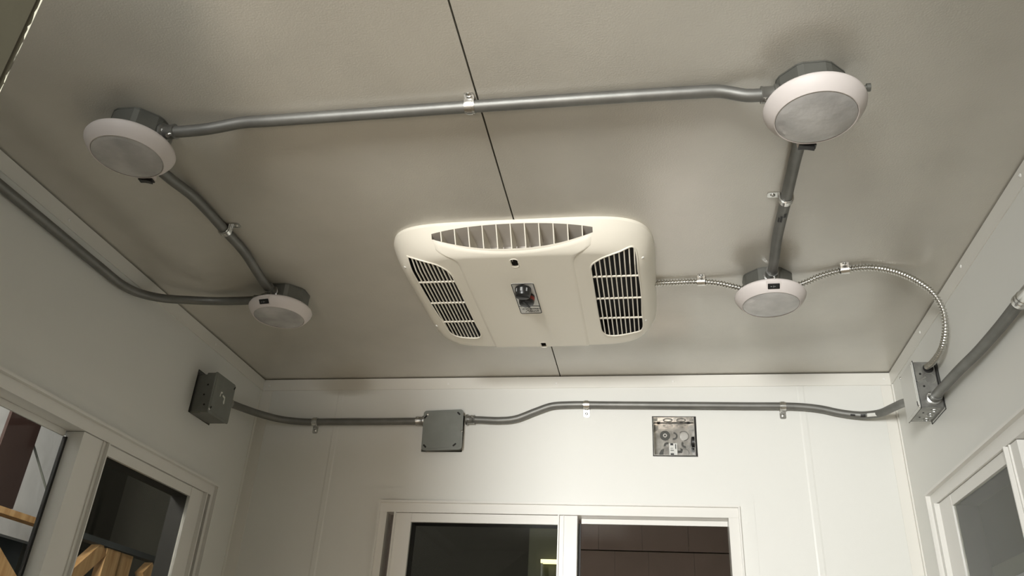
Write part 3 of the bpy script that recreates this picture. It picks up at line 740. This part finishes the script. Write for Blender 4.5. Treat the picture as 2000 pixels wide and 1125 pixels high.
# box on the right wall: bright metal, flat cover turned to the room
t = thing('junction_box', 'shiny steel box on the right wall where the armored cable and conduits meet', 'electrical box', (XR, 1.652, 2.046))
y0, y1, z0, z1 = 1.6045, 1.6910, 1.9985, 2.0945; xf = XR-.044
b = NB(); box(b, (xf, y0, z0), (XR-.0003, y1, z1), None, .0015); bb_ = obj('box_body', b, M['dullzinc'], t)
Xc = frame_at((xf-.0012, (y0+y1)/2, (z0+z1)/2), (0, 1, 0), (-1, 0, 0)); cv = cover(t, Xc, .090, .100, 'plate', .006)
slot(Xc, -.038, .038, .0, .004, .009, cv); b = NB(); box(b, (-.0445, -.050, -.0012), (.0445, .050, -.0), Xc); obj('cover_gap', b, M['dark'], cv)
screw(Xc @ Matrix.Translation((.041, -.046, .0016)), cv, .004, 'zinc'); screw(Xc @ Matrix.Translation((-.041, .046, .0016)), cv, .0035, 'zinc')
Xs = frame_at((XR-.022, y0, 2.0465), (1, 0, 0), (0, -1, 0))      # near side face, u = +x, v = ? (z down)
def face_mark(X, u, v, r, m, nm, par, ring=False):
    b = NB()
    if ring: lathe(b, [(r, .0001), (r+.0002, .0009), (r+.0012, .0009), (r+.0014, .0001)], X @ Matrix.Translation((u, v, 0)), 24)
    else: cyl(b, r, -.0001, .0004, X @ Matrix.Translation((u, v, 0)), 16)
    return obj(nm, b, M[m], par, 40)
vs = -1 if (Xs @ Vector((0, 1, 0))).z < (Xs @ Vector((0, 0, 0))).z else 1
face_mark(Xs, .004, vs*.012, .010, 'zinc', 'knockout', bb_, True); face_mark(Xs, -.012, vs*.022, .0022, 'dark', 'screw_hole', bb_); face_mark(Xs, -.009, vs*-.004, .0022, 'dark', 'screw_hole', bb_); face_mark(Xs, .005, vs*.034, .010, 'dark', 'cable_hole', bb_)
b = NB(); box(b, (-.016, vs*.014-.0015, 0), (.004, vs*.014+.0015, .003), Xs @ Matrix.Rotation(.5, 4, 'Z')); obj('ground_clip', b, M['zinc'], bb_)
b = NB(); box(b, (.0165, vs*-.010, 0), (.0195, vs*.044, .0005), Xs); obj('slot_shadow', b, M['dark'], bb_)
Xu = frame_at((XR-.022, (y0+y1)/2, z0), (0, 1, 0), (0, 0, -1))   # underside
for u, v, r in ((-.025, .006, .006), (0, .006, .006), (.028, .006, .006)): face_mark(Xu, u, v, r, 'zinc', 'knockout', bb_, True)
for u, v in ((-.012, -.010), (.015, -.010)): face_mark(Xu, u, v, .0018, 'dark', 'screw_hole', bb_)
b = NB(); sweep(b, [Vector((XR-.0006, y, z)) for y, z in ((y0-.003, z0-.004), (y1+.002, z0-.004), (y1+.002, z1+.001), (y0-.003, z1+.001))], .0011, 4, closed=True); obj('cutout_edge', b, M['dark'], t)

# recessed open box on the back wall
t = thing('recessed_junction_box', 'open empty galvanized box with knockouts sunk into the back wall', 'electrical box', (.0445, YB, 2.041))
x0, x1, z0, z1 = -.0060, .0925, 1.9930, 2.0892; D = .040; ya = YB-.0005; yb = YB+D; th = .0015
b = NB(); box(b, (x0, yb, z0), (x1, yb+th, z1)); back_ = obj('back_plate', b, M['brightbox'], t)
for a_, b2, nm in (((x0, ya, z1-th), (x1, yb, z1), 'side_wall'), ((x0, ya, z0), (x1, yb, z0+th), 'side_wall'), ((x0, ya, z0+th), (x0+th, yb, z1-th), 'side_wall'), ((x1-th, ya, z0+th), (x1, yb, z1-th), 'side_wall')):
    obj(nm, bx(a_, b2), M['brightbox'], t)
Xp = frame_at(((x0+x1)/2, yb-.0001, (z0+z1)/2), (1, 0, 0), (0, -1, 0))
sgn = 1 if (Xp @ Vector((0, 1, 0))).z > (Xp @ Vector((0, 0, 0))).z else -1
def flat(nm, pts, m, z=.0004, par=back_):
    b = NB(); prism(b, [(x, sgn*y) for x, y in pts], 0, z, Xp); return obj(nm, b, M[m], par)
def disc(x, y, r, n=24): return [(x+r*math.cos(2*PI*i/n), y+r*math.sin(2*PI*i/n)) for i in range(n)]
flat('knockout', disc(-.021, .014, .0125), 'knock', .0005); flat('knockout_ring', disc(-.021, .014, .0085), 'knock', .0008); flat('knockout_ring', disc(-.021, .014, .0050), 'zinc', .0011); flat('knockout_ring', disc(-.021, .014, .0025), 'knock', .0014)
def arc(cx, cy, r, a0, a1, wd, n=12):
    o_ = [(cx+(r+wd)*math.cos(a0+(a1-a0)*i/n), cy+(r+wd)*math.sin(a0+(a1-a0)*i/n)) for i in range(n+1)]; i_ = [(cx+r*math.cos(a0+(a1-a0)*i/n), cy+r*math.sin(a0+(a1-a0)*i/n)) for i in range(n+1)]
    return o_+i_[::-1]
flat('slot_hole', arc(.000, .013, .0055, -1.9, 1.6, .0042), 'knock')
flat('slot_hole', arc(-.016, -.012, .004, 1.2, 3.3, .005), 'knock'); flat('slot_hole', arc(.027, -.008, .0045, 2.4, 4.9, .005), 'knock')
flat('knockout', arc(.024, .013, .0115, -1.5, 2.4, .0012), 'knock'); flat('knockout', disc(.024, .012, .0095), 'zinc', .0003); flat('knockout', arc(.024, -.030, .0105, -.6, 3.0, .001), 'knock')
flat('slot_hole', [(-.036, -.042), (-.036, -.030), (-.031, -.022), (-.024, -.019), (-.026, -.030), (-.027, -.042)], 'knock')
flat('slot_hole', [(.008, -.024), (.015, -.024), (.015, -.017), (.021, -.022), (.018, -.030), (.008, -.030)], 'knock')
lb = flat('paper_label', [(-.012, -.042), (.007, -.042), (.007, -.006), (-.012, -.006)], 'paper', .0012)
for x_, y_, w_, h_ in ((-.009, -.011, .007, .005), (-.009, -.019, .007, .0015), (-.009, -.025, .008, .003), (-.009, -.036, .008, .005), (.0025, -.020, .0022, .012)):
    flat('print_mark', [(x_, y_), (x_+w_, y_), (x_+w_, y_+h_), (x_, y_+h_)], 'print' if h_ > .004 else 'cover', .0015, lb)
b = NB(); lathe(b, [(0, 0), (.0135, 0), (.0135, .006), (.010, .0075), (.0085, .0075), (.008, .002), (0, .002)], frame_at((x1-th, YB+.020, 2.032), (0, 1, 0), (-1, 0, 0)), 28); obj('bushing', b, M['black'], t, 35)
obj('fold_line', bx((x0+th, yb-.0006, z1-.0030), (x1-th, yb-.0001, z1-.0014)), M['dark'], t)
for xx in (x0+.010, x1-.016): obj('corner_hole', bx((xx, yb-.0007, z1-.0045), (xx+.007, yb-.0001, z1-.0005)), M['dark'], t)
for xx in (.030, .062): face_mark(frame_at((xx, YB+.020, z1-th), (1, 0, 0), (0, 0, -1)), 0, 0, .010, 'knock', 'knockout', back_, True)
for p_ in ((x0+.006, ya+.004, z1-.006), (x1-.006, ya+.004, z1-.006)):
    obj('mounting_ear', bx((p_[0]-.005, p_[1]-.001, p_[2]-.005), (p_[0]+.005, p_[1], p_[2]+.004)), M['brightbox'], t)
b = NB(); sweep(b, [Vector((x_, YB-.0002, z_)) for x_, z_ in ((-.0075, 1.9915), (.0965, 1.9905), (.0965, 2.0895), (-.0075, 2.0905))], .0008, 4, closed=True); obj('cutout_edge', b, M['dark'], t)
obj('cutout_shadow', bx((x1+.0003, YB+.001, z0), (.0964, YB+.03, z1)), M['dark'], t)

# ------------------------------------------------------------------ beyond the windows: the workshop
XO = XL-1.2
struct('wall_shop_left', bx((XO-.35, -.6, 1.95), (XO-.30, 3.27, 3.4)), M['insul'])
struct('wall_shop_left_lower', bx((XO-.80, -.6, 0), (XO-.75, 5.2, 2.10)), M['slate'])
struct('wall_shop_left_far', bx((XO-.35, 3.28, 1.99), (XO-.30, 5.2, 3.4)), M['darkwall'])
col = thing('steel_column', 'maroon painted steel column seen through the left window', 'column', (XO-.1, 2.47, 1.98))
b = NB(); box(b, (XO-.012, 2.395, 1.976), (XO, 2.548, 3.2)); box(b, (XO-.05, 2.468, 1.976), (XO-.012, 2.476, 3.2)); obj('flanges', b, M['maroon'], col)
tag(obj('brace_cable', sweep(NB(), [Vector((XO-.03, 2.552, 2.24)), Vector((XO-.01, 2.71, 2.06)), Vector((XO-.01, 2.78, 1.98))], .004, 8), M['cover']), 'thin diagonal brace cable outside the left window', 'cable')
tf = thing('timber_frame', 'raw pine timber frame with posts and braces outside the left window', 'timber frame', (XO, 3.0, 0))
obj('top_beam', bx((XO-.05, .6, 1.952), (XO-.0, 2.86, 1.974)), M['timber'], tf)
obj('top_angle', bx((XO-.05, 2.862, 1.955), (XO-.0, 3.62, 1.978)), M['slate'], tf)
def bar2(ya, za, yb, zb_, wd, x0=XO-.045, x1=XO-.005):
    a = Vector((0, ya, za)); c = Vector((0, yb, zb_)); X = frame_at(((x0+x1)/2, ya, za), c-a, (1, 0, 0)); L = (c-a).length; return bx((0, -wd/2, -(x1-x0)/2), (L, wd/2, (x1-x0)/2), X)
obj('post', bx((XO-.045, 3.130, .4), (XO-.005, 3.222, 1.951)), M['timber'], tf); obj('post', bx((XO-.055, 3.226, .4), (XO-.01, 3.322, 1.951)), M['timber'], tf)
obj('brace', bar2(3.11, 1.945, 2.75, 1.60, .060), M['timber'], tf); obj('brace', bar2(3.44, 1.925, 3.56, 1.80, .075), M['timber'], tf)
obj('brace', bar2(2.40, 1.95, 2.86, 1.66, .062, XO-.10, XO-.052), M['timber'], tf)
tag(obj('steel_post', bx((XO-.03, 3.64, .4), (XO-.0, 3.675, 1.94)), M['slate']), 'slim grey post right of the pine timber, outside the left window', 'post')
tag(obj('floor_slab', bx((-6, -3, -.12), (6, 7, -.06)), M['slate']), 'dark workshop floor', 'floor')['kind'] = 'structure'
# panelled wall behind the back window
YO = YB+1.6
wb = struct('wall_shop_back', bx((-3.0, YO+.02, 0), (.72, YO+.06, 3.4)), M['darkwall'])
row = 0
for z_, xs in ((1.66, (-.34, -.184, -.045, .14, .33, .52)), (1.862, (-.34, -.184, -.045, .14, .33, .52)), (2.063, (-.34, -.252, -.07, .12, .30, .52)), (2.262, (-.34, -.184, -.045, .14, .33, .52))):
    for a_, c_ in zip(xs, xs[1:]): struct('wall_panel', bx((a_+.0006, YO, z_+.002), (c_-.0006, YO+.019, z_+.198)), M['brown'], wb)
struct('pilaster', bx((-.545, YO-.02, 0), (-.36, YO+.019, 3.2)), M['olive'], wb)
sl = thing('strip_light', 'small glowing yellow strip light seen in the dark left pane of the back window', 'light', (-.45, YO-.1, 2.0))
obj('tube', bx((-.487, YO-.06, 1.996), (-.40, YO-.03, 2.010)), M['lampglow'], sl); obj('bracket', bx((-.486, YO-.055, 1.70), (-.479, YO-.035, 1.9955)), M['cover'], sl)
# beyond the right window
XQ = XR+1.0
o = struct('wall_shop_right', bx((XQ, 0, 2.175), (XQ+.05, 6.2, 3.4)), M['olive']); struct('reflection_band', bx((XQ-.002, 0, 2.10), (XQ+.05, 6.2, 2.174)), M['olive2'], o); struct('reflection_band', bx((XQ, 0, 0), (XQ+.05, 6.2, 2.099)), M['insul'], o)  # lower bands paint the right pane's pale reflection as wall colour
